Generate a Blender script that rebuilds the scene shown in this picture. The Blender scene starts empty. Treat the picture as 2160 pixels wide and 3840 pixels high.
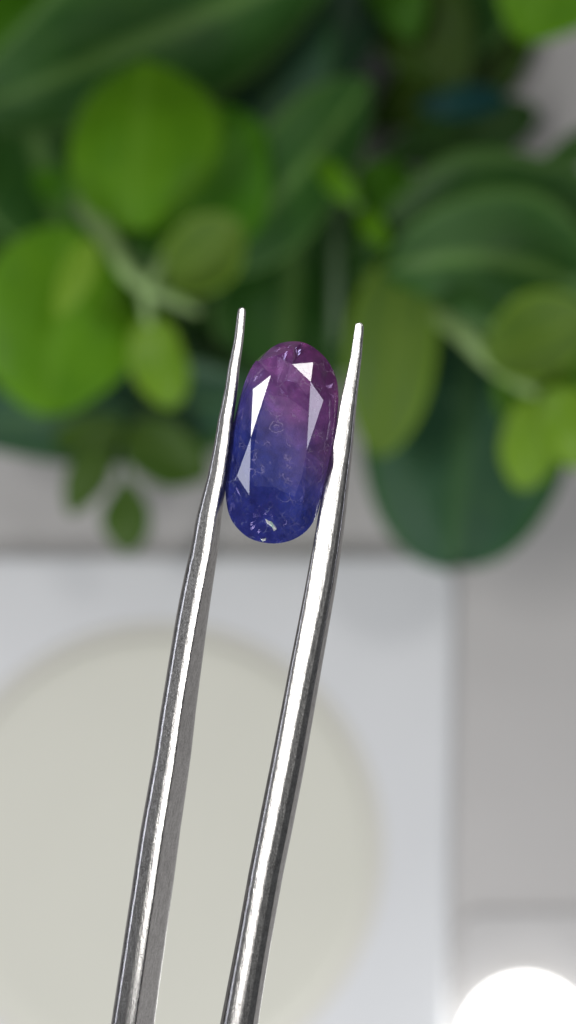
import bpy, bmesh, math, random
from mathutils import Vector, Matrix, noise

random.seed(7)
SC = bpy.context.scene
COL = SC.collection
R = math.radians

# ---------------------------------------------------------------- camera
TILT = R(14.0)                      # leans this far from straight down
HALF = R(18.0)                      # half of the long-side field of view
FOCUS = 0.092
CAM = Vector((0.0, 0.0, 0.30))
RX = Vector((1, 0, 0))
FW = Vector((0, math.sin(TILT), -math.cos(TILT)))
UP = Vector((0, math.cos(TILT), math.sin(TILT)))
K = math.tan(HALF) / 1920.0

cd = bpy.data.cameras.new('camera')
cam = bpy.data.objects.new('camera', cd)
COL.objects.link(cam)
cam.matrix_world = Matrix.Translation(CAM) @ Matrix((RX, UP, -FW)).transposed().to_4x4()
cd.sensor_fit = 'VERTICAL'
cd.sensor_height = 36.0
cd.lens = 18.0 / math.tan(HALF)
cd.clip_start = 0.001
cd.clip_end = 20.0
cd.dof.use_dof = True
cd.dof.focus_distance = FOCUS
cd.dof.aperture_fstop = cd.lens / 2.35
SC.camera = cam

# ---------------------------------------------------------------- world, lamps, exposure
w = bpy.data.worlds.new('World')
SC.world = w
w.use_nodes = True
w.node_tree.nodes['Background'].inputs[0].default_value = (0.93, 0.96, 1.0, 1)
w.node_tree.nodes['Background'].inputs[1].default_value = 0.085
SC.view_settings.view_transform = 'Standard'
SC.view_settings.look = 'None'
SC.view_settings.exposure = 0.0
SC.view_settings.gamma = 1.0
SC.cycles.use_denoising = True
SC.cycles.max_bounces = 10
SC.cycles.sample_clamp_indirect = 6.0


def pix(px, py, depth):
    """World point `depth` metres along the camera axis."""
    return CAM + FW * depth + RX * ((px - 1080) * K * depth) + UP * ((1920 - py) * K * depth)


def onz(px, py, z):
    """World point at height z above the table."""
    d = (z - CAM.z) / (FW.z + UP.z * (1920 - py) * K)
    return pix(px, py, d), d


GEM_C = pix(1057, 1655, FOCUS)


def lamp(name, az, polar, dist, sx, sy, power, col, aim=None, spin=0):
    a, p = R(az), R(polar)
    d = -FW * math.cos(p) + (RX * math.cos(a) + UP * math.sin(a)) * math.sin(p)
    L = bpy.data.lights.new(name, 'AREA')
    L.shape = 'RECTANGLE'
    L.size, L.size_y = sx, sy
    L.energy = power
    L.color = col
    o = bpy.data.objects.new(name, L)
    COL.objects.link(o)
    o.location = GEM_C + d * dist
    z = (o.location - (aim or GEM_C)).normalized()
    y = (UP - z * UP.dot(z)).normalized()
    x = y.cross(z)
    o.matrix_world = Matrix.Translation(o.location) @ Matrix((x, y, z)).transposed().to_4x4() @ Matrix.Rotation(R(spin), 4, 'Z')
    return o


lamp('key_lamp', 169, 44, 0.30, 0.060, 0.215, 0.66, (1.0, 0.985, 0.96))
lamp('second_lamp', 47, 52, 0.32, 0.075, 0.075, 0.20, (1.0, 0.99, 0.97))
lamp('right_fill_lamp', -3, 60, 0.30, 0.04, 0.08, 0.05, (0.86, 0.86, 1.0))
lamp('left_fill_lamp', 178, 84, 0.30, 0.03, 0.20, 0.085, (0.86, 0.88, 1.0))
lamp('front_lamp', -80, 76, 0.30, 0.16, 0.10, 0.85, (0.97, 0.98, 1.0), aim=onz(1000, 3300, 0)[0])
lamp('top_fill_lamp', 112, 62, 0.34, 0.12, 0.10, 0.07, (0.97, 0.97, 1.0))  # added unseen panel, lays a faint sheen on upper facets and leaves


# ---------------------------------------------------------------- helpers
def link(name, me, mat, parent=None, smooth=True):
    o = bpy.data.objects.new(name, me)
    COL.objects.link(o)
    if mat:
        me.materials.append(mat)
    if parent is not None:
        o.parent = parent
        o.matrix_parent_inverse = Matrix.Identity(4)
        bpy.context.view_layer.update()
        o.matrix_parent_inverse = parent.matrix_world.inverted()
    if smooth:
        for f in me.polygons:
            f.use_smooth = True
    return o


def tag(o, label=None, cat=None, group=None, kind=None):
    for k, v in (('label', label), ('category', cat), ('group', group), ('kind', kind)):
        if v:
            o[k] = v
    return o


def empty(name, loc, label, cat, group=None):
    o = bpy.data.objects.new(name, None)
    COL.objects.link(o)
    o.location = loc
    o.empty_display_size = 0.01
    return tag(o, label, cat, group)


class NT:
    def __init__(self, name):
        self.m = bpy.data.materials.new(name)
        self.m.use_nodes = True
        self.t = self.m.node_tree
        self.b = self.t.nodes['Principled BSDF']
        self.out = self.t.nodes['Material Output']

    def n(self, typ, **kw):
        nd = self.t.nodes.new(typ)
        for k, v in kw.items():
            if k == 'ins':
                for i, val in v.items():
                    if isinstance(val, bpy.types.NodeSocket):
                        self.t.links.new(val, nd.inputs[i])
                    else:
                        nd.inputs[i].default_value = val
            else:
                setattr(nd, k, v)
        return nd

    def set(self, **kw):
        for k, v in kw.items():
            s = self.b.inputs[k.replace('_', ' ')]
            if isinstance(v, bpy.types.NodeSocket):
                self.t.links.new(v, s)
            else:
                s.default_value = v

    def math(self, op, a, b=0.0, c=0.0, clamp=False):
        return self.n('ShaderNodeMath', operation=op, use_clamp=clamp, ins={0: a, 1: b, 2: c}).outputs[0]

    def mix(self, f, a, b, blend='MIX'):
        nd = self.n('ShaderNodeMix', data_type='RGBA', blend_type=blend)
        for s, v in ((0, f), (6, a), (7, b)):
            if isinstance(v, bpy.types.NodeSocket):
                self.t.links.new(v, nd.inputs[s])
            else:
                nd.inputs[s].default_value = v
        return nd.outputs[2]

    def ramp(self, f, stops):
        nd = self.n('ShaderNodeValToRGB', ins={0: f})
        e = nd.color_ramp.elements
        while len(e) < len(stops):
            e.new(0.5)
        for el, (p, c) in zip(e, stops):
            el.position = p
            el.color = c if len(c) == 4 else (*c, 1)
        return nd.outputs[0]

    def step(self, v, lo, hi):
        return self.n('ShaderNodeMapRange', interpolation_type='SMOOTHSTEP', ins={0: v, 1: lo, 2: hi, 3: 0.0, 4: 1.0}).outputs[0]


def plain(name, col, rough, var=0.06, scale=30.0, bump=0.05, spec=0.5):
    t = NT(name)
    tc = t.n('ShaderNodeTexCoord').outputs['Object']
    n1 = t.n('ShaderNodeTexNoise', ins={'Vector': tc, 'Scale': scale, 'Detail': 5.0}).outputs[0]
    n2 = t.n('ShaderNodeTexNoise', ins={'Vector': tc, 'Scale': scale * 60, 'Detail': 3.0}).outputs[0]
    lo = tuple(c * (1 - var) for c in col) + (1,)
    hi = tuple(min(1, c * (1 + var)) for c in col) + (1,)
    t.set(Base_Color=t.mix(n1, lo, hi), Roughness=rough, Specular_IOR_Level=spec)
    b = t.n('ShaderNodeBump', ins={'Strength': bump, 'Distance': 0.0003, 'Height': n2})
    t.set(Normal=b.outputs[0])
    return t.m


def leaf_mat(name, col, edge, rib, rough=0.42, trans=0.25):
    """Colours: blade, margin, midrib. UV: u across (0..1), v along."""
    t = NT(name)
    uv = t.n('ShaderNodeUVMap').outputs[0]
    sp = t.n('ShaderNodeSeparateXYZ', ins={0: uv})
    across = t.math('ABSOLUTE', t.math('MULTIPLY_ADD', sp.outputs[0], 2.0, -1.0))
    tc = t.n('ShaderNodeTexCoord').outputs['Object']
    nz = t.n('ShaderNodeTexNoise', ins={'Vector': tc, 'Scale': 140.0, 'Detail': 4.0}).outputs[0]
    fine = t.n('ShaderNodeTexNoise', ins={'Vector': tc, 'Scale': 1500.0, 'Detail': 2.0}).outputs[0]
    blade = t.mix(nz, (col[0] * .6, col[1] * .72, col[2] * .9, 1), (col[0] * 1.45, col[1] * 1.25, col[2] * 1.1, 1))
    # side veins run forward from the midrib
    wv = t.n('ShaderNodeMath', operation='SINE', ins={0: t.math('MULTIPLY', t.math('SUBTRACT', sp.outputs[1], t.math('MULTIPLY', across, 0.22)), 62.0)}).outputs[0]
    vein = t.math('MULTIPLY', t.step(wv, 0.86, 1.0), 0.22)
    c = t.mix(vein, blade, (*rib, 1))
    c = t.mix(t.math('SUBTRACT', 1.0, t.step(across, 0.05, 0.15)), c, (*rib, 1))
    c = t.mix(t.math('MULTIPLY', t.step(across, 0.78, 0.95), 0.8), c, (*edge, 1))
    t.set(Base_Color=c, Roughness=t.math('MULTIPLY_ADD', nz, 0.15, rough - 0.07), Specular_IOR_Level=0.24)
    b = t.n('ShaderNodeBump', ins={'Strength': 0.25, 'Distance': 0.0004, 'Height': t.math('ADD', t.math('MULTIPLY', fine, 0.5), t.math('MULTIPLY', vein, -1.0))})
    t.set(Normal=b.outputs[0])
    tr = t.n('ShaderNodeBsdfTranslucent', ins={0: c})
    mx = t.n('ShaderNodeMixShader', ins={0: trans, 1: t.b.outputs[0], 2: tr.outputs[0]})
    t.t.links.new(mx.outputs[0], t.out.inputs[0])
    return t.m


# ---------------------------------------------------------------- setting: table
M_table = plain('grey_table_paint', (0.51, 0.495, 0.485), 0.5)
bm = bmesh.new()
bmesh.ops.create_grid(bm, x_segments=2, y_segments=2, size=0.6)
me = bpy.data.meshes.new('table_top')
bm.to_mesh(me); bm.free()
o = link('table_surface', me, M_table, smooth=False)
o.location = (0, 0.1, 0)
tag(o, 'plain grey table surface under the tray and the plants', kind='structure')


def rounded_slab(name, pts, z0, z1, r, mat, parent=None, seg=6):
    """A slab over the outline pts (counter-clockwise), its upper edge rounded by r."""
    bm = bmesh.new()
    n = len(pts)
    cx = sum(p[0] for p in pts) / n; cy = sum(p[1] for p in pts) / n
    rings = []
    def ring(inset, z):
        vs = []
        for i in range(n):
            p = Vector(pts[i]); a = Vector(pts[i - 1]); b = Vector(pts[(i + 1) % n])
            t = (b - a).normalized(); nrm = Vector((t.y, -t.x))
            q = p - nrm * inset
            vs.append(bm.verts.new((q.x, q.y, z)))
        rings.append(vs)
    ring(0, z0)
    for i in range(seg + 1):
        a = i / seg * math.pi / 2
        ring(r * (1 - math.cos(a)), z1 - r + r * math.sin(a))
    for a, b in zip(rings, rings[1:]):
        for i in range(n):
            bm.faces.new((a[i], a[(i + 1) % n], b[(i + 1) % n], b[i]))
    bm.faces.new(rings[-1])
    bm.faces.new(list(reversed(rings[0])))
    me = bpy.data.meshes.new(name)
    bm.to_mesh(me); bm.free()
    return link(name, me, mat, parent)


def rounded_outline(corners, rad, seg=10):
    out = []
    n = len(corners)
    for i in range(n):
        p = Vector(corners[i]); a = (Vector(corners[i - 1]) - p).normalized(); b = (Vector(corners[(i + 1) % n]) - p).normalized()
        ang = a.angle(b)
        d = rad / math.tan(ang / 2)
        c = p + (a + b).normalized() * (rad / math.sin(ang / 2))
        s = p + a * d - c; e = p + b * d - c
        a0 = math.atan2(s.y, s.x); a1 = math.atan2(e.y, e.x)
        while a1 < a0: a1 += 2 * math.pi
        for j in range(seg + 1):
            t = a0 + (a1 - a0) * j / seg
            out.append((c.x + rad * math.cos(t), c.y + rad * math.sin(t)))
    return out


# ---------------------------------------------------------------- tray with round pan
TZ = 0.003
M_tray = plain('white_tray_plastic', (0.71, 0.72, 0.735), 0.38)
M_pan = plain('cream_pan_enamel', (0.685, 0.68, 0.60), 0.45, var=0.04)
M_rim = plain('cream_rim_enamel', (0.67, 0.655, 0.595), 0.40)
tl, tr_, br, bl = (onz(x, y, TZ)[0] for x, y in ((-620, 2075), (1715, 2075), (1668, 4700), (-620, 4700)))
pan_c = onz(585, 3175, TZ)[0]
tray = empty('tray', (pan_c.x, pan_c.y, 0), 'white square tray carrying a round cream pan below the tweezers', 'tray')
rounded_slab('body', rounded_outline([bl.xy, br.xy, tr_.xy, tl.xy], 0.006), 0.0003, TZ, 0.0018, M_tray, tray)
pr = (onz(1392, 3175, TZ)[0] - pan_c).length


def lathe(name, prof, c, mat, parent, seg=96):
    bm = bmesh.new()
    rings = [[bm.verts.new((c.x + r * math.cos(2 * math.pi * i / seg), c.y + r * math.sin(2 * math.pi * i / seg), z)) for i in range(seg)] for r, z in prof]
    for a, b in zip(rings, rings[1:]):
        for i in range(seg):
            bm.faces.new((a[i], a[(i + 1) % seg], b[(i + 1) % seg], b[i]))
    bm.faces.new(rings[-1])
    me = bpy.data.meshes.new(name)
    bm.to_mesh(me); bm.free()
    return link(name, me, mat, parent)


lathe('pan', [(pr, TZ + .0001), (pr - .0004, TZ + .0005), (pr - .0012, TZ + .0007), (pr - .0040, TZ + .0007), (pr - .0052, TZ + .0006), (0.002, TZ + .0006)], pan_c, M_pan, tray)
lathe('rim', [(pr + .0024, TZ + .0001), (pr + .0022, TZ + .0002), (pr + .0014, TZ + .00025), (pr + .0001, TZ + .00025)], pan_c, M_rim, tray)

# ---------------------------------------------------------------- small lit lamp at the lower right
M_patch = plain('light_patch_grey', (0.53, 0.52, 0.515), 0.4)
t = NT('lamp_glow'); t.set(Base_Color=(0.9, 0.9, 0.9, 1), Emission_Color=(1, 0.99, 0.97, 1), Emission_Strength=4.5)
LZ = 0.0006
lc = onz(1978, 3925, LZ)[0]
pl = empty('puck_lamp', (lc.x, lc.y, 0), 'small lamp with a glaring white round face at the lower right corner', 'lamp')
ha = [onz(x, y, LZ)[0].xy for x, y in ((1712, 4420), (2480, 4420), (2480, 3415), (1730, 3415))]
rounded_slab('light_patch_slab', rounded_outline(ha, 0.004), 0.0001, LZ, 0.0004, M_patch, pl)  # added slab, standing in for the brighter patch of light beside the lamp
rr = (onz(1978, 3668, LZ)[0] - lc).length
lathe('glowing_face', [(rr, LZ + .0001), (rr - .0003, LZ + .0028), (rr - .0012, LZ + .0040), (rr * .6, LZ + .0052), (0.001, LZ + .0056)], lc, t.m, pl)

# ---------------------------------------------------------------- plants
M_bright = leaf_mat('bright_leaf', (0.105, 0.285, 0.006), (0.15, 0.36, 0.016), (0.14, 0.33, 0.016), 0.45, 0.28)
M_light = leaf_mat('light_leaf', (0.165, 0.33, 0.016), (0.23, 0.40, 0.035), (0.19, 0.35, 0.03), 0.42, 0.28)
M_mid = leaf_mat('mid_leaf', (0.056, 0.205, 0.004), (0.08, 0.25, 0.01), (0.08, 0.25, 0.01), 0.45, 0.2)
M_dark = leaf_mat('dark_leaf', (0.026, 0.096, 0.013), (0.10, 0.215, 0.048), (0.10, 0.21, 0.045), 0.42, 0.12)
M_blue = leaf_mat('blue_green_leaf', (0.032, 0.098, 0.045), (0.032, 0.11, 0.022), (0.058, 0.14, 0.052), 0.45, 0.1)
M_olive = leaf_mat('olive_leaf', (0.042, 0.100, 0.006), (0.05, 0.12, 0.008), (0.055, 0.11, 0.01), 0.5, 0.15)
M_dull = leaf_mat('dull_leaf', (0.095, 0.185, 0.020), (0.17, 0.31, 0.02), (0.12, 0.21, 0.02), 0.5, 0.2)
M_teal = leaf_mat('teal_leaf', (0.012, 0.082, 0.074), (0.012, 0.07, 0.062), (0.02, 0.10, 0.09), 0.45, 0.1)
M_stem = plain('pale_stem', (0.23, 0.35, 0.12), 0.5, var=0.2, scale=200)
M_dstem = plain('dark_stem', (0.09, 0.16, 0.07), 0.5, var=0.2, scale=200)


def leaf(parent, b, t, hw, zb, zt, mat, roll=0.0, bend=0.12, cup=0.15, p=0.85, q=0.62, side=0.0, name='leaf', label=None, wav=0.06):
    """A leaf blade with thickness. b, t: picture points of base and tip; hw: half width; zb, zt heights; roll degrees about its axis."""
    B, d0 = onz(b[0], b[1], zb)
    T, d1 = onz(t[0], t[1], zt)
    W = hw * K * (d0 + d1) / 2
    ax = T - B
    L = ax.length
    y = ax.normalized()
    toC = (CAM - (B + T) / 2).normalized()
    z = (toC - y * toC.dot(y)).normalized()
    x = y.cross(z)
    rot = Matrix.Rotation(R(roll), 3, y)
    z = rot @ z; x = rot @ x
    NU, NV = 14, 18
    seed = random.uniform(0, 50)
    bm = bmesh.new()
    uvl = bm.loops.layers.uv.new('UVMap')
    th = 0.00028
    top, bot = [], []
    for j in range(NV + 1):
        s = .5 - .5 * math.cos(math.pi * j / NV)
        sh = max(0.0, math.sin(math.pi * min(1, max(0, s)) ** p)) ** q if 0 < s < 1 else 0.0
        hwid = W * max(sh, 0.02)
        ctr = B + y * (L * s) + z * (bend * L * math.sin(math.pi * s)) + x * (side * L * math.sin(math.pi * s))
        ra, rb = [], []
        for i in range(NU + 1):
            u = 2 * i / NU - 1
            hz = cup * W * u * u * sh - 0.05 * W * (1 - min(1, abs(u) * 6)) * sh
            hz += wav * W * noise.noise(Vector((u * 1.3 + seed, s * 2.6, seed))) * 2
            edge = 1 + .22 * noise.noise(Vector((seed * 1.7 + (3 if u > 0 else -3), s * 2.4, 1.5)))
            P = ctr + x * (u * hwid * edge) + z * hz
            ra.append(bm.verts.new(P)); rb.append(bm.verts.new(P - z * th * (0.4 + 0.6 * (1 - abs(u)))))
        top.append(ra); bot.append(rb)
    def quad(vs, uvs):
        f = bm.faces.new(vs)
        for lp, uvv in zip(f.loops, uvs): lp[uvl].uv = uvv
    for j in range(NV):
        for i in range(NU):
            uv = [(i / NU, j / NV), ((i + 1) / NU, j / NV), ((i + 1) / NU, (j + 1) / NV), (i / NU, (j + 1) / NV)]
            quad((top[j][i], top[j][i + 1], top[j + 1][i + 1], top[j + 1][i]), uv)
            quad((bot[j][i], bot[j + 1][i], bot[j + 1][i + 1], bot[j][i + 1]), [uv[0], uv[3], uv[2], uv[1]])
        for i, fl in ((0, 0), (NU, 1)):
            v = [top[j][i], top[j + 1][i], bot[j + 1][i], bot[j][i]]
            if fl: v.reverse()
            quad(v, [(i / NU, j / NV)] * 4)
    for j, fl in ((0, 1), (NV, 0)):
        for i in range(NU):
            v = [top[j][i], top[j][i + 1], bot[j][i + 1], bot[j][i]]
            if not fl: v.reverse()
            quad(v, [(i / NU, j / NV)] * 4)
    me = bpy.data.meshes.new(name)
    bm.to_mesh(me); bm.free()
    o = link(name, me, mat, parent)
    if label: o['label'] = label
    return o


def tube(name, pts, rads, mat, parent, seg=12, sub=5):
    """A round stem through world points, Catmull-Rom smoothed."""
    P = [Vector(p) for p in pts]
    E = [P[0] * 2 - P[1]] + P + [P[-1] * 2 - P[-2]]
    path, rr = [], []
    for i in range(len(P) - 1):
        for k in range(sub + (i == len(P) - 2)):
            t = k / sub
            a, b, c, d = E[i:i + 4]
            path.append(0.5 * (2 * b + (c - a) * t + (2 * a - 5 * b + 4 * c - d) * t * t + (3 * b - a - 3 * c + d) * t ** 3))
            rr.append(rads[i] * (1 - t) + rads[i + 1] * t)
    bm = bmesh.new()
    rings = []
    for i, p in enumerate(path):
        tg = (path[min(i + 1, len(path) - 1)] - path[max(i - 1, 0)]).normalized()
        a = tg.cross(Vector((0.3, 0.2, 1))).normalized(); b = tg.cross(a)
        rings.append([bm.verts.new(p + (a * math.cos(2 * math.pi * k / seg) + b * math.sin(2 * math.pi * k / seg)) * rr[i]) for k in range(seg)])
    for a, b in zip(rings, rings[1:]):
        for k in range(seg):
            bm.faces.new((a[k], a[(k + 1) % seg], b[(k + 1) % seg], b[k]))
    bm.faces.new(list(reversed(rings[0]))); bm.faces.new(rings[-1])
    bmesh.ops.recalc_face_normals(bm, faces=bm.faces)
    me = bpy.data.meshes.new(name)
    bm.to_mesh(me); bm.free()
    return link(name, me, mat, parent)


def stem(parent, pts, mat, name='stem'):
    """pts: (px, py, z, radius in px)."""
    W = [onz(a, b, c) for a, b, c, r in pts]
    return tube(name, [q[0] for q in W], [r * K * q[1] for (a, b, c, r), q in zip(pts, W)], mat, parent)


# --- broad dark plant on the left
c = onz(900, -300, 0)[0]
p1 = empty('broad_leaf_plant', c, 'dark broad leaved plant filling the upper left behind the round bright leaf', 'plant', 'dark broad leaved plants behind the tweezers')
leaf(p1, (1280, -170), (-180, 440), 330, .045, .05, M_dark, roll=-8, bend=.06, cup=-.1, p=.95, q=.7)
leaf(p1, (1050, -320), (1010, 640), 260, .03, .028, M_blue, roll=10, bend=.06, cup=.1)
leaf(p1, (800, 1010), (1390, 300), 215, .045, .05, M_dark, roll=14, bend=.07, cup=-.18, p=.9, q=.6)
leaf(p1, (1130, 620), (1060, 1620), 290, .022, .018, M_dark, roll=6, bend=.05)
leaf(p1, (60, 240), (260, 1020), 330, .024, .02, M_dark, roll=-6, bend=.05)
leaf(p1, (980, 1500), (-200, 1600), 190, .022, .024, M_blue, bend=.04)
leaf(p1, (980, 1180), (560, 1730), 240, .018, .014, M_dark, bend=.05)
leaf(p1, (350, 820), (950, 1430), 300, .012, .012, M_dark, bend=.05)
leaf(p1, (600, -80), (700, 900), 380, .012, .012, M_blue, bend=.04)
leaf(p1, (-60, 1250), (420, 1720), 170, .014, .010, M_blue, bend=.04)
leaf(p1, (-200, 700), (420, 1050), 240, .016, .016, M_dark, bend=.05)
leaf(p1, (1300, 300), (820, 700), 200, .008, .008, M_dark, bend=.05)
leaf(p1, (-250, 250), (330, -60), 170, .03, .03, M_mid, bend=.05)
stem(p1, [(1280, -170, .045, 24), (1150, -330, .03, 30), (950, -420, .004, 40)], M_dstem)
stem(p1, [(1290, 560, .026, 20), (1265, 850, .036, 24), (1255, 1300, .022, 26)], M_dstem)

# --- broad dark plant on the right
c = onz(2000, 500, 0)[0]
p2 = empty('broad_leaf_plant', c, 'dark broad leaved plant with arching leaves on the right, one large leaf hanging low', 'plant', 'dark broad leaved plants behind the tweezers')
leaf(p2, (1325, 1040), (2420, 860), 335, .046, .05, M_dark, roll=6, bend=.05, cup=-.12, p=.9, q=.6, side=-.03)
leaf(p2, (1440, 1010), (2340, 1190), 270, .056, .058, M_dark, roll=6, bend=.05, cup=-.15, side=-.14)
leaf(p2, (1800, 1020), (1690, 2135), 385, .03, .035, M_blue, roll=4, bend=.06, cup=-.08, p=1.25, q=.42)
leaf(p2, (1480, -140), (1720, 360), 170, .016, .014, M_olive, bend=.05)
leaf(p2, (1750, -160), (1640, 320), 200, .012, .012, M_dark, bend=.05)
leaf(p2, (1430, -220), (1235, 330), 130, .02, .012, M_blue, bend=.05)
leaf(p2, (2000, 60), (1390, 470), 170, .006, .006, M_olive, bend=.03)
leaf(p2, (1420, -160), (1560, 150), 110, .02, .02, M_mid, bend=.05)
leaf(p2, (2020, 420), (1430, 590), 105, .008, .008, M_dark, bend=.03)
leaf(p2, (2300, 900), (1700, 1150), 200, .026, .026, M_dark, bend=.05)
leaf(p2, (2330, 480), (2010, 640), 70, .03, .028, M_dark)
leaf(p2, (1900, 370), (1560, 400), 58, .024, .024, M_teal, label='small teal tinted leaf')
leaf(p2, (1700, 1080), (2350, 1280), 240, .02, .02, M_dark, bend=.05)
leaf(p2, (1250, 850), (1500, 1500), 230, .014, .014, M_dark, bend=.05)
leaf(p2, (1350, 620), (1650, 940), 120, .018, .018, M_mid, bend=.05)

# --- bright sprig on the left
c = onz(330, 780, .05)[0]
s1 = empty('leafy_sprig', c, 'bright green sprig with large round leaves on the left of the tweezers', 'plant', 'bright sprigs among the dark leaves')
leaf(s1, (590, 900), (960, 440), 260, .058, .055, M_mid, roll=6, bend=.05)
leaf(s1, (600, 700), (700, 940), 170, .050, .046, M_mid, roll=0, bend=.05)
leaf(s1, (500, 865), (550, 225), 290, .066, .062, M_bright, roll=-10, bend=.10, cup=-.22, p=1.0, q=.52)
leaf(s1, (265, 850), (170, 1560), 310, .06, .056, M_bright, roll=-4, bend=.06, cup=-.12, p=.95, q=.55)
leaf(s1, (350, 900), (215, 1190), 60, .072, .068, M_light, bend=.05)
leaf(s1, (625, 1075), (900, 830), 150, .066, .07, M_dull, roll=-18, bend=-.06, cup=.35, p=1.0, q=.55)
leaf(s1, (555, 1180), (650, 1530), 112, .064, .058, M_light, roll=8, bend=.10, cup=-.2, p=.95, q=.45)
leaf(s1, (350, 790), (120, 650), 60, .05, .046, M_mid)
leaf(s1, (330, 830), (330, 640), 60, .046, .044, M_mid)
stem(s1, [(310, 770, .056, 36), (400, 880, .066, 40), (470, 1010, .07, 34), (545, 1085, .068, 26)], M_stem)
stem(s1, [(545, 1085, .068, 26), (640, 1120, .066, 24), (745, 1165, .062, 18)], M_stem)
stem(s1, [(540, 1080, .068, 24), (590, 1010, .068, 20), (640, 900, .064, 18)], M_stem)
stem(s1, [(540, 1080, .068, 24), (548, 1140, .066, 22), (560, 1215, .064, 20)], M_stem)

# --- bright sprig on the right
c = onz(1640, 1180, .05)[0]
s2 = empty('leafy_sprig', c, 'bright green sprig of cupped leaves at the right edge beside a long oval leaf', 'plant', 'bright sprigs among the dark leaves')
leaf(s2, (1520, 930), (1415, 1710), 172, .055, .05, M_dull, roll=6, bend=.07, cup=-.1, p=1.0, q=.55)
leaf(s2, (1800, 1160), (2150, 1060), 80, .05, .05, M_mid)
leaf(s2, (1850, 1420), (2260, 1520), 190, .056, .054, M_bright, roll=4, bend=.06)
leaf(s2, (1820, 1340), (2220, 1190), 165, .066, .066, M_dull, roll=10, bend=-.05, cup=.35, q=.55)
leaf(s2, (2010, 1490), (1960, 1840), 112, .062, .056, M_light, roll=-6, bend=.1, cup=-.2, q=.5)
leaf(s2, (2080, 1450), (2180, 1760), 110, .066, .06, M_light, bend=.1, cup=-.2, q=.5)
stem(s2, [(1640, 1180, .054, 34), (1750, 1265, .062, 38), (1850, 1370, .062, 30), (2020, 1480, .062, 22)], M_stem)

# --- bright sprig poking in at the top right
c = onz(2150, -200, .05)[0]
s3 = empty('leafy_sprig', c, 'single bright green leaf poking in at the top right corner', 'plant', 'bright sprigs among the dark leaves')
leaf(s3, (2170, -260), (1950, 165), 200, .06, .056, M_bright, roll=4, bend=.06, p=1.0, q=.6)
stem(s3, [(2170, -260, .06, 22), (2240, -380, .03, 26), (2280, -430, .002, 30)], M_dstem)

# --- two tiny bright shoots in the middle
c = onz(1330, 780, .02)[0]
s4 = empty('small_shoot', c, 'tiny bright green shoot between the dark leaves right of centre', 'plant')
leaf(s4, (1340, 770), (1190, 590), 45, .055, .05, M_bright)
leaf(s4, (1450, 930), (1350, 780), 50, .055, .05, M_bright)
stem(s4, [(1340, 770, .055, 14), (1360, 790, .03, 16), (1380, 830, .002, 16)], M_dstem)

# --- small olive sprig hanging over the grey table
c = onz(560, 1500, .02)[0]
s5 = empty('small_sprig', c, 'small olive green sprig hanging over the grey table left of the tweezers', 'plant')
leaf(s5, (400, 1640), (262, 1930), 78, .03, .024, M_olive, bend=.08)
leaf(s5, (470, 1790), (480, 2075), 92, .03, .024, M_olive, bend=.08, p=1.2)
leaf(s5, (470, 1620), (780, 1790), 125, .032, .026, M_olive, bend=.08)
leaf(s5, (470, 1600), (200, 1660), 75, .032, .028, M_olive, bend=.08)
stem(s5, [(620, 1450, .024, 14), (500, 1600, .03, 16), (465, 1720, .03, 13), (470, 1800, .03, 11)], M_dstem)

# ---------------------------------------------------------------- gemstone
# outline and facet corners in a millimetre frame: x right, y up, z towards the viewer
S = 0.428 * K * FOCUS            # metres per sketch unit


def g(rx, ry):
    return ((rx - 600) * S, (1250 - ry) * S)


OUT = [(700, 368), (780, 376), (862, 410), (960, 488), (1030, 580), (1082, 710), (1098, 850), (1092, 980), (1082, 1080), (1058, 1260), (1022, 1430), (982, 1600), (945, 1760), (900, 1910),
       (820, 2030), (705, 2108), (575, 2142), (450, 2138), (310, 2095), (195, 1995), (132, 1880), (104, 1710), (108, 1520), (148, 1210), (205, 960), (268, 740), (345, 575), (432, 482), (530, 410), (610, 378)]
TAB = [(548, 515), (690, 588), (850, 742), (816, 1335), (800, 1700), (610, 1945), (318, 1722), (332, 1222), (505, 685)]
STAR = [(700, 455), (874, 566), (962, 895), (960, 1440), (760, 1925), (415, 1905), (208, 1555), (349, 802), (395, 560)]
TILTS = [14, 26, 30, 22, 24, 24, 42, 22, 17]        # slope of each star facet in degrees
HT = 0.00105
ZG = -0.00035           # height of the girdle


def spline(pts, sub):
    n = len(pts); out = []
    for i in range(n):
        a, b, c_, d = (Vector(pts[(i + k) % n]) for k in (-1, 0, 1, 2))
        for k in range(sub):
            t = k / sub
            out.append(0.5 * (2 * b + (c_ - a) * t + (2 * a - 5 * b + 4 * c_ - d) * t * t + (3 * b - a - 3 * c_ + d) * t ** 3))
    return out


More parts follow.
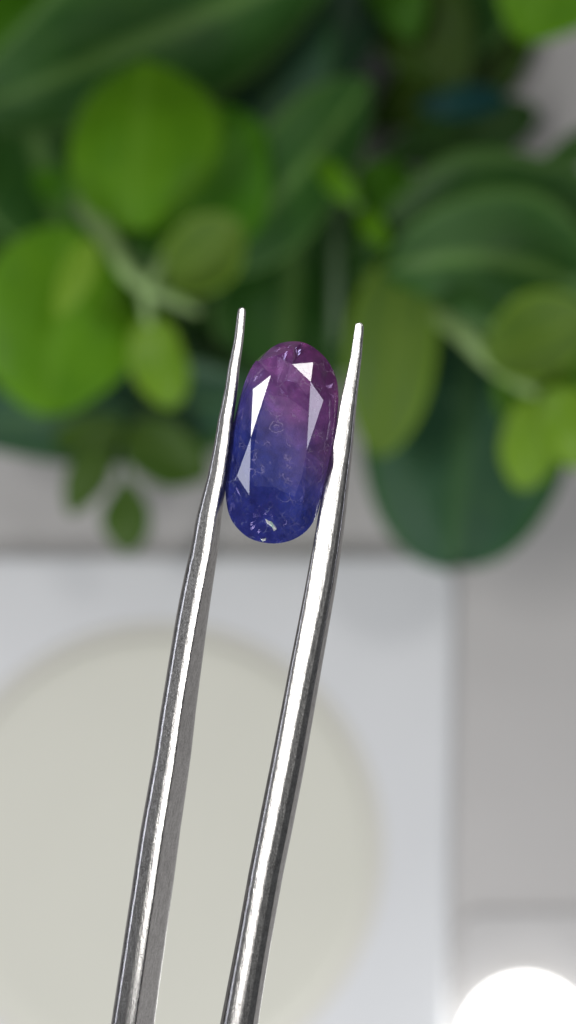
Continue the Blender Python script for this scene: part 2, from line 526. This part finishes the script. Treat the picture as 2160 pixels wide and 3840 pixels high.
def make_gem(mat):
    bm = bmesh.new()
    gird = [Vector(g(*p)) for p in spline(OUT, 3)]
    N = len(gird)
    zg = [ZG + .00052 * min(1, max(0, (-.0042 - p.y) / .0017)) for p in gird]
    top = [bm.verts.new((p.x, p.y, z)) for p, z in zip(gird, zg)]
    low = [bm.verts.new((p.x, p.y, z - 0.00022)) for p, z in zip(gird, zg)]
    T = [bm.verts.new((*g(*p), HT)) for p in TAB]
    n = len(TAB)
    Sv = []
    for i in range(n):
        a = Vector(g(*TAB[i])); b = Vector(g(*TAB[(i + 1) % n])); s = Vector(g(*STAR[i]))
        e = (b - a).normalized()
        dist = abs((s - a).x * e.y - (s - a).y * e.x)
        Sv.append(bm.verts.new((s.x, s.y, HT - dist * math.tan(R(TILTS[i])))))
    bm.faces.new(list(reversed(T)))
    ctr = Vector(g(590, 1250))
    def nearest(p):
        d = (Vector(p) - ctr)
        best, bi = 9e9, 0
        ln = ctr + d * 10
        for i, q in enumerate(gird):
            dv = q - ctr
            if dv.dot(d) <= 0: continue
            x = abs(dv.x * d.y - dv.y * d.x) / d.length
            if x < best: best, bi = x, i
        return bi
    GI = []
    for i in range(n):
        m = (Vector(STAR[i - 1]) + Vector(STAR[i]) + Vector(TAB[i])) / 3
        GI.append(nearest(g(*m)))
    for i in range(n):
        j = (i + 1) % n
        bm.faces.new((T[j], T[i], Sv[i]))
        bm.faces.new((T[i], Sv[i - 1], top[GI[i]]))
        bm.faces.new((T[i], top[GI[i]], Sv[i]))
        k = GI[i]
        run = [k]
        while k != GI[j]:
            k = (k + 1) % N
            run.append(k)
        mid = len(run) // 2
        # two flat fans to the rim: a planar-ish triangle each side of the middle
        for a, b in zip(run, run[1:]):
            bm.faces.new((Sv[i], top[a], top[b]))
    for i in range(N):
        bm.faces.new((top[i], low[i], low[(i + 1) % N], top[(i + 1) % N]))
    # pavilion: a ring of facets, then a keel
    ring2 = [bm.verts.new((ctr.x + (p.x - ctr.x) * .52, ctr.y + (p.y - ctr.y) * .62, -0.0021)) for p in [Vector(g(*q)) for q in OUT[::2]]]
    m2 = len(ring2)
    for i in range(N):
        a = i * m2 // N; b = (i + 1) * m2 // N % m2
        bm.faces.new((low[i], ring2[a], low[(i + 1) % N]))
        if a != b:
            bm.faces.new((low[(i + 1) % N], ring2[a], ring2[b]))
    cul = [bm.verts.new((*g(650, 850), -0.0029)), bm.verts.new((*g(530, 1650), -0.0029))]
    for i in range(m2):
        a, b = ring2[i], ring2[(i + 1) % m2]
        ka = cul[0] if a.co.y > ctr.y else cul[1]
        kb = cul[0] if b.co.y > ctr.y else cul[1]
        if ka is kb:
            bm.faces.new((a, ka, b))
        else:
            bm.faces.new((a, ka, b)); bm.faces.new((ka, kb, b))
    bmesh.ops.recalc_face_normals(bm, faces=bm.faces)
    me = bpy.data.meshes.new('gemstone')
    bm.to_mesh(me); bm.free()
    return link('gemstone', me, mat, smooth=False)


def gem_mat():
    t = NT('sapphire')
    tc = t.n('ShaderNodeTexCoord').outputs['Object']
    mm = t.n('ShaderNodeVectorMath', operation='SCALE', ins={0: tc, 'Scale': 1000.0}).outputs[0]
    sp = t.n('ShaderNodeSeparateXYZ', ins={0: mm})
    warp = t.n('ShaderNodeTexNoise', ins={'Vector': mm, 'Scale': 0.55, 'Detail': 5.0, 'Roughness': .6})
    wv = warp.outputs[0]
    pp = t.math('ADD', t.math('MULTIPLY', sp.outputs[0], .80), t.math('MULTIPLY', sp.outputs[1], .66))
    pp = t.math('ADD', pp, t.math('MULTIPLY_ADD', wv, 3.0, -1.5))
    f = t.n('ShaderNodeMapRange', ins={0: pp, 1: -4.2, 2: 4.8, 3: 0.0, 4: 1.0}).outputs[0]
    c = t.ramp(f, [(0.0, (.022, .032, .235)), (.30, (.028, .046, .30)), (.48, (.090, .074, .31)), (.66, (.20, .075, .27)), (1.0, (.24, .048, .22))])
    # cloudy depth patches
    n2 = t.n('ShaderNodeTexNoise', ins={'Vector': mm, 'Scale': .9, 'Detail': 6.0, 'Roughness': .68}).outputs[0]
    c = t.mix(1.0, c, t.ramp(n2, [(.28, (.45, .43, .52)), (.5, (1, 1, 1)), (.72, (1.75, 1.65, 1.55))]), 'MULTIPLY')
    # lighter and darker patches painted in, imitating reflections off the back facets
    wob = t.n('ShaderNodeVectorMath', operation='ADD', ins={0: mm, 1: t.n('ShaderNodeVectorMath', operation='SCALE', ins={0: warp.outputs[1], 'Scale': .8}).outputs[0]}).outputs[0]
    vo = t.n('ShaderNodeTexVoronoi', ins={'Vector': wob, 'Scale': .5}, feature='SMOOTH_F1').outputs['Color']
    vs = t.n('ShaderNodeSeparateColor', ins={0: vo}).outputs[0]
    c = t.mix(.45, c, t.ramp(vs, [(.0, (.55, .55, .62)), (1.0, (1.5, 1.45, 1.4))]), 'MULTIPLY')
    # hair-thin inclusions and scratches
    d1 = t.n('ShaderNodeTexNoise', ins={'Vector': mm, 'Scale': 1.8, 'Detail': 3.0}).outputs[1]
    w1 = t.n('ShaderNodeVectorMath', operation='ADD', ins={0: mm, 1: t.n('ShaderNodeVectorMath', operation='SCALE', ins={0: d1, 'Scale': 1.3}).outputs[0]}).outputs[0]
    e1 = t.n('ShaderNodeTexVoronoi', feature='DISTANCE_TO_EDGE', ins={'Vector': w1, 'Scale': 1.05}).outputs[0]
    m1 = t.n('ShaderNodeTexNoise', ins={'Vector': mm, 'Scale': 1.1, 'Detail': 2.0, 'Distortion': .3}).outputs[0]
    l1 = t.math('MULTIPLY', t.math('SUBTRACT', 1.0, t.step(e1, .008, .035)), t.step(m1, .47, .62))
    e2 = t.n('ShaderNodeTexVoronoi', feature='DISTANCE_TO_EDGE', ins={'Vector': w1, 'Scale': 3.4}).outputs[0]
    m2 = t.n('ShaderNodeTexNoise', ins={'Vector': mm, 'Scale': .7, 'Detail': 2.0}).outputs[0]
    l2 = t.math('MULTIPLY', t.math('SUBTRACT', 1.0, t.step(e2, .02, .07)), t.step(m2, .54, .70))
    vr = t.n('ShaderNodeVectorRotate', rotation_type='Z_AXIS', ins={'Vector': mm, 'Angle': R(52)}).outputs[0]
    mp = t.n('ShaderNodeMapping', ins={'Vector': vr, 'Scale': (.45, 6.0, 1.0)}).outputs[0]
    st = t.n('ShaderNodeTexNoise', ins={'Vector': mp, 'Scale': 1.3, 'Detail': 4.0, 'Roughness': .7}).outputs[0]
    l3 = t.math('MULTIPLY', t.math('MULTIPLY', t.step(st, .50, .78), t.step(wv, .40, .62)), .6)
    # coiled mark near the middle of the table
    dx = t.math('SUBTRACT', sp.outputs[0], (552 - 600) * S * 1000)
    dy = t.math('SUBTRACT', sp.outputs[1], (1250 - 1130) * S * 1000)
    rad = t.math('SQRT', t.math('ADD', t.math('MULTIPLY', dx, dx), t.math('MULTIPLY', dy, dy)))
    rad = t.math('ADD', rad, t.math('MULTIPLY_ADD', t.n('ShaderNodeTexNoise', ins={'Vector': mm, 'Scale': 4.0, 'Detail': 4.0}).outputs[0], .5, -.25))
    sw = t.n('ShaderNodeMath', operation='SINE', ins={0: t.math('MULTIPLY', rad, 22.0)}).outputs[0]
    m3 = t.n('ShaderNodeTexNoise', ins={'Vector': mm, 'Scale': 3.2, 'Detail': 1.0}).outputs[0]
    l4 = t.math('MULTIPLY', t.step(sw, .35, .9), t.math('SUBTRACT', 1.0, t.step(rad, .38, .5)))
    dust = t.n('ShaderNodeTexVoronoi', ins={'Vector': mm, 'Scale': 3.0}).outputs[0]
    l5 = t.math('MULTIPLY', t.math('SUBTRACT', 1.0, t.step(dust, .03, .08)), .2)
    ln = t.math('MAXIMUM', t.math('MAXIMUM', t.math('MULTIPLY', l1, .75), t.math('MULTIPLY', l2, .20)), t.math('MAXIMUM', l3, t.math('MAXIMUM', t.math('MULTIPLY', t.math('MULTIPLY', l4, t.step(m3, .34, .46)), .9), l5)))
    c = t.mix(ln, c, t.mix(f, (.20, .23, .46, 1), (.42, .27, .42, 1)))
    # milky body
    t.set(Base_Color=c, Roughness=.03, IOR=1.77, Transmission_Weight=0.0, Specular_IOR_Level=.5)
    # clear body: refracts through to the back facets
    tint = t.mix(f, (.42, .50, .95, 1), (.86, .50, .88, 1))
    gl = t.n('ShaderNodeBsdfPrincipled', ins={'Base Color': tint, 'Roughness': .02, 'IOR': 1.77, 'Transmission Weight': 1.0})
    mx = t.n('ShaderNodeMixShader', ins={0: .42, 1: t.b.outputs[0], 2: gl.outputs[0]})
    t.t.links.new(mx.outputs[0], t.out.inputs[0])
    return t.m


gem = make_gem(gem_mat())
gem.matrix_world = Matrix.Translation(GEM_C) @ Matrix((RX, UP, -FW)).transposed().to_4x4()
tag(gem, 'oval faceted blue and purple sapphire gripped between the tweezer tips', 'gemstone')

# chips on the lower crown, their bright glint painted into the colour
t = NT('chip_glint')
tc = t.n('ShaderNodeTexCoord').outputs['Object']
cn = t.n('ShaderNodeTexNoise', ins={'Vector': tc, 'Scale': 4200.0, 'Detail': 2.0}).outputs[0]
t.set(Base_Color=t.ramp(cn, [(.35, (.75, .78, .80)), (.5, (.95, .95, .92)), (.6, (.35, .75, .65)), (.7, (.85, .80, .55))]), Roughness=.2, Metallic=.6)
M_chip = t.m


def sliver(name, pts, z, hgt, mat):
    bm = bmesh.new()
    rim = [bm.verts.new((*g(*p), z)) for p in pts]
    cx = sum(v.co.x for v in rim) / len(rim); cy = sum(v.co.y for v in rim) / len(rim)
    topv = [bm.verts.new((cx + (v.co.x - cx) * .6, cy + (v.co.y - cy) * .6, z + hgt + random.uniform(-.00002, .00002))) for v in rim]
    n = len(rim)
    for i in range(n):
        bm.faces.new((rim[i], rim[(i + 1) % n], topv[(i + 1) % n], topv[i]))
    c = bm.verts.new((cx, cy, z + hgt * 1.3))
    for i in range(n):
        bm.faces.new((topv[i], topv[(i + 1) % n], c))
    bm.faces.new(list(reversed(rim)))
    bmesh.ops.recalc_face_normals(bm, faces=bm.faces)
    me = bpy.data.meshes.new(name)
    bm.to_mesh(me); bm.free()
    o = link(name, me, mat, smooth=False)
    o.parent = gem
    return o


CHIP = [(432, 1905), (470, 1925), (495, 1905), (520, 1945), (545, 1985), (555, 2020), (530, 2035), (520, 2005), (495, 1985), (470, 1965)]
EDGECHIP = [(415, 2105), (450, 2098), (470, 2090), (460, 2120), (430, 2126)]

# ---------------------------------------------------------------- tweezers
tt = NT('polished_steel')
tc = tt.n('ShaderNodeTexCoord').outputs['Object']
mp = tt.n('ShaderNodeMapping', ins={'Vector': tc, 'Rotation': (0, 0, R(10)), 'Scale': (5200, 900, 5200)}).outputs[0]
n1 = tt.n('ShaderNodeTexNoise', ins={'Vector': mp, 'Scale': 1.0, 'Detail': 4.0, 'Roughness': .65}).outputs[0]
n2 = tt.n('ShaderNodeTexNoise', ins={'Vector': tc, 'Scale': 9000.0, 'Detail': 3.0}).outputs[0]
ht = tt.math('ADD', tt.math('MULTIPLY', n1, .7), tt.math('MULTIPLY', n2, .12))
bp = tt.n('ShaderNodeBump', ins={'Strength': .32, 'Distance': .00003, 'Height': ht})
tt.set(Base_Color=tt.ramp(tt.math('ADD', tt.math('MULTIPLY', n1, .5), tt.math('MULTIPLY', n2, .5)), [(.36, (.32, .315, .31)), (.50, (.52, .51, .50)), (.64, (.66, .65, .64))]), Metallic=1.0, Roughness=tt.math('MULTIPLY_ADD', n2, .10, .17), Normal=bp.outputs[0])
M_steel = tt.m

LEFT = [  # y, left edge, right edge, bright band start, end (fractions)
    (1152, 903, 910, .30, .85), (1154, 898, 915, .30, .85), (1159, 893, 919, .30, .85), (1170, 890, 922, .30, .85), (1377, 864, 904, .32, .85), (1454, 849, 896, .35, .86), (1574, 823, 880, .40, .82), (1660, 804, 864, .42, .80), (1790, 768, 845, .48, .80), (1933, 736, 833, .54, .80),
    (2060, 709, 818, .54, .76), (2253, 666, 786, .52, .71), (2452, 633, 756, .49, .66), (2684, 600, 729, .45, .62), (2850, 572, 709, .43, .62), (3131, 521, 670, .42, .62), (3352, 487, 638, .41, .61), (3600, 450, 604, .39, .61), (3880, 408, 567, .38, .61)]
RIGHT = [
    (1210, 1344, 1351, .05, .78), (1212, 1338, 1357, .05, .78), (1217, 1333, 1361, .05, .78), (1228, 1331, 1364, .05, .76), (1334, 1315, 1357, .05, .74), (1428, 1299, 1344, .05, .72), (1527, 1271, 1335, .05, .70), (1650, 1250, 1326, .05, .67), (1788, 1224, 1316, .05, .64), (1900, 1196, 1301, .08, .64),
    (2060, 1168, 1285, .10, .62), (2209, 1144, 1258, .12, .60), (2485, 1089, 1213, .14, .53), (2680, 1050, 1176, .16, .51), (2872, 1014, 1146, .18, .50), (3055, 975, 1109, .19, .50), (3283, 932, 1064, .20, .50), (3490, 893, 1022, .22, .52), (3880, 818, 963, .24, .54)]


KEY = bpy.data.objects['key_lamp']


def key_slope(x, y):
    """Slope (degrees to the left) at which the bar mirrors the key lamp towards the viewer."""
    p = pix(x, y, FOCUS)
    v = (CAM - p).normalized()
    l = (KEY.location - p).normalized()
    a = (UP * .985 + RX * .17).normalized()
    left = (-FW).cross(a) * -1.0
    if left.dot(RX) > 0: left = -left
    v -= a * v.dot(a); l -= a * l.dot(a)
    h = v.normalized() + l.normalized()
    return math.degrees(math.atan2(h.dot(left), h.dot(-FW)))


def loft_arm(stations, strips, parent, flare):
    """strips(a, b) -> list of (u, slope in degrees to the left) strip ends across the front of the bar."""
    bm = bmesh.new()
    rings = []
    # resample smoothly along the length
    st = []
    for i in range(len(stations) - 1):
        a, b = stations[i], stations[i + 1]
        k = max(1, int((b[0] - a[0]) / 45))
        for j in range(k):
            t = j / k
            st.append([a[q] * (1 - t) + b[q] * t for q in range(5)])
    st.append(list(stations[-1]))
    for _ in range(20):
        st = st[:6] + [[st[i][0]] + [(st[i - 1][q] + 2 * st[i][q] + st[i + 1][q]) / 4 for q in range(1, 5)] for i in range(6, len(st) - 1)] + [st[-1]]
    # on below the frame the two arms run together into one welded end
    y, xl, xr, ba, bb = st[-1]
    for k in range(1, 26):
        f = k / 25
        yy = y + 2500 * f
        cx = (xl + xr) / 2 + flare[0] * f * 2500 + flare[1] * f * f
        wd = (xr - xl) * (1 + .9 * f - .2 * f * f)
        st.append([yy, cx - wd / 2, cx + wd / 2, ba, bb])
    px = K * FOCUS
    for y, xl, xr, ba, bb in st:
        wpx = xr - xl
        pts = [(0.0, 0.0)]
        u0, h = 0.0, 0.0
        off = key_slope((xl + xr) / 2, y)
        for u1, slope in strips(ba, bb, off):
            n = 3 if u1 - u0 > .05 else 1
            base = h
            rise = math.tan(R(slope)) * (u1 - u0)
            e = min(.012, (u1 - u0) * .25)
            e2 = min(e * 2.6, (u1 - u0) * .42)
            for uu in (u0 + e, u0 + e2, u1 - e2, u1 - e):
                pts.append((uu, base + rise * (uu - u0) / (u1 - u0)))
            h = base + rise
            u0 = u1
        pts.append((1.0, h))
        hm = max(p[1] for p in pts)
        back = min(-.25, h - .15)
        pts += [(.97, back + .02), (.9, back), (.1, back), (.03, back + .02)]
        cy = 0
        ring = []
        for uu, hh in pts:
            p = pix(xl + wpx * uu, y, FOCUS) - FW * ((hh - hm * .55) * wpx * px)
            ring.append(bm.verts.new(p))
        rings.append(ring)
    n = len(rings[0])
    for a, b in zip(rings, rings[1:]):
        for i in range(n):
            bm.faces.new((a[i], b[i], b[(i + 1) % n], a[(i + 1) % n]))
    bm.faces.new(rings[0]); bm.faces.new(list(reversed(rings[-1])))
    bmesh.ops.recalc_face_normals(bm, faces=bm.faces)
    me = bpy.data.meshes.new('arm')
    bm.to_mesh(me); bm.free()
    return link('arm', me, M_steel, parent)


tw = empty('tweezers', pix(700, 6200, FOCUS), 'polished steel tweezers gripping the sapphire between two narrow pointed arms', 'tweezers')


def strips_left(a, b, k):
    return [(a * .10, 68), (a * .24, k + 28), (a * .34, k + 20), (a * .90, k + 11), (a + (b - a) * .28, k + 5), (a + (b - a) * .68, k), (b, k - 6), (b + (1 - b) * .90, -70), (1.0, -76)]


def strips_right(a, b, k):
    return [(a * .35, k + 38), (a * .65, k + 20), (a, k + 12), (a + (b - a) * .30, k + 4), (a + (b - a) * .74, k), (b, k - 6), (b + (1 - b) * .40, k - 12), (b + (1 - b) * .68, -14), (b + (1 - b) * .95, -68), (1.0, -76)]


loft_arm(LEFT, strips_left, tw, (-.115, 0))
loft_arm(RIGHT, strips_right, tw, (-.252, 0))

bpy.context.view_layer.update()
# crown chips, set on the stone's surface
from mathutils.bvhtree import BVHTree
bv = BVHTree.FromPolygons([v.co for v in gem.data.vertices], [p.vertices for p in gem.data.polygons])
for nm, pts in (('chip', CHIP), ('chip', EDGECHIP)):
    q = g(sum(p[0] for p in pts) / len(pts), sum(p[1] for p in pts) / len(pts))
    hit = bv.ray_cast(Vector((q[0], q[1], .01)), Vector((0, 0, -1)))
    z = hit[0].z if hit[0] else .0003
    sliver(nm, pts, z - .00003, .00009, M_chip)
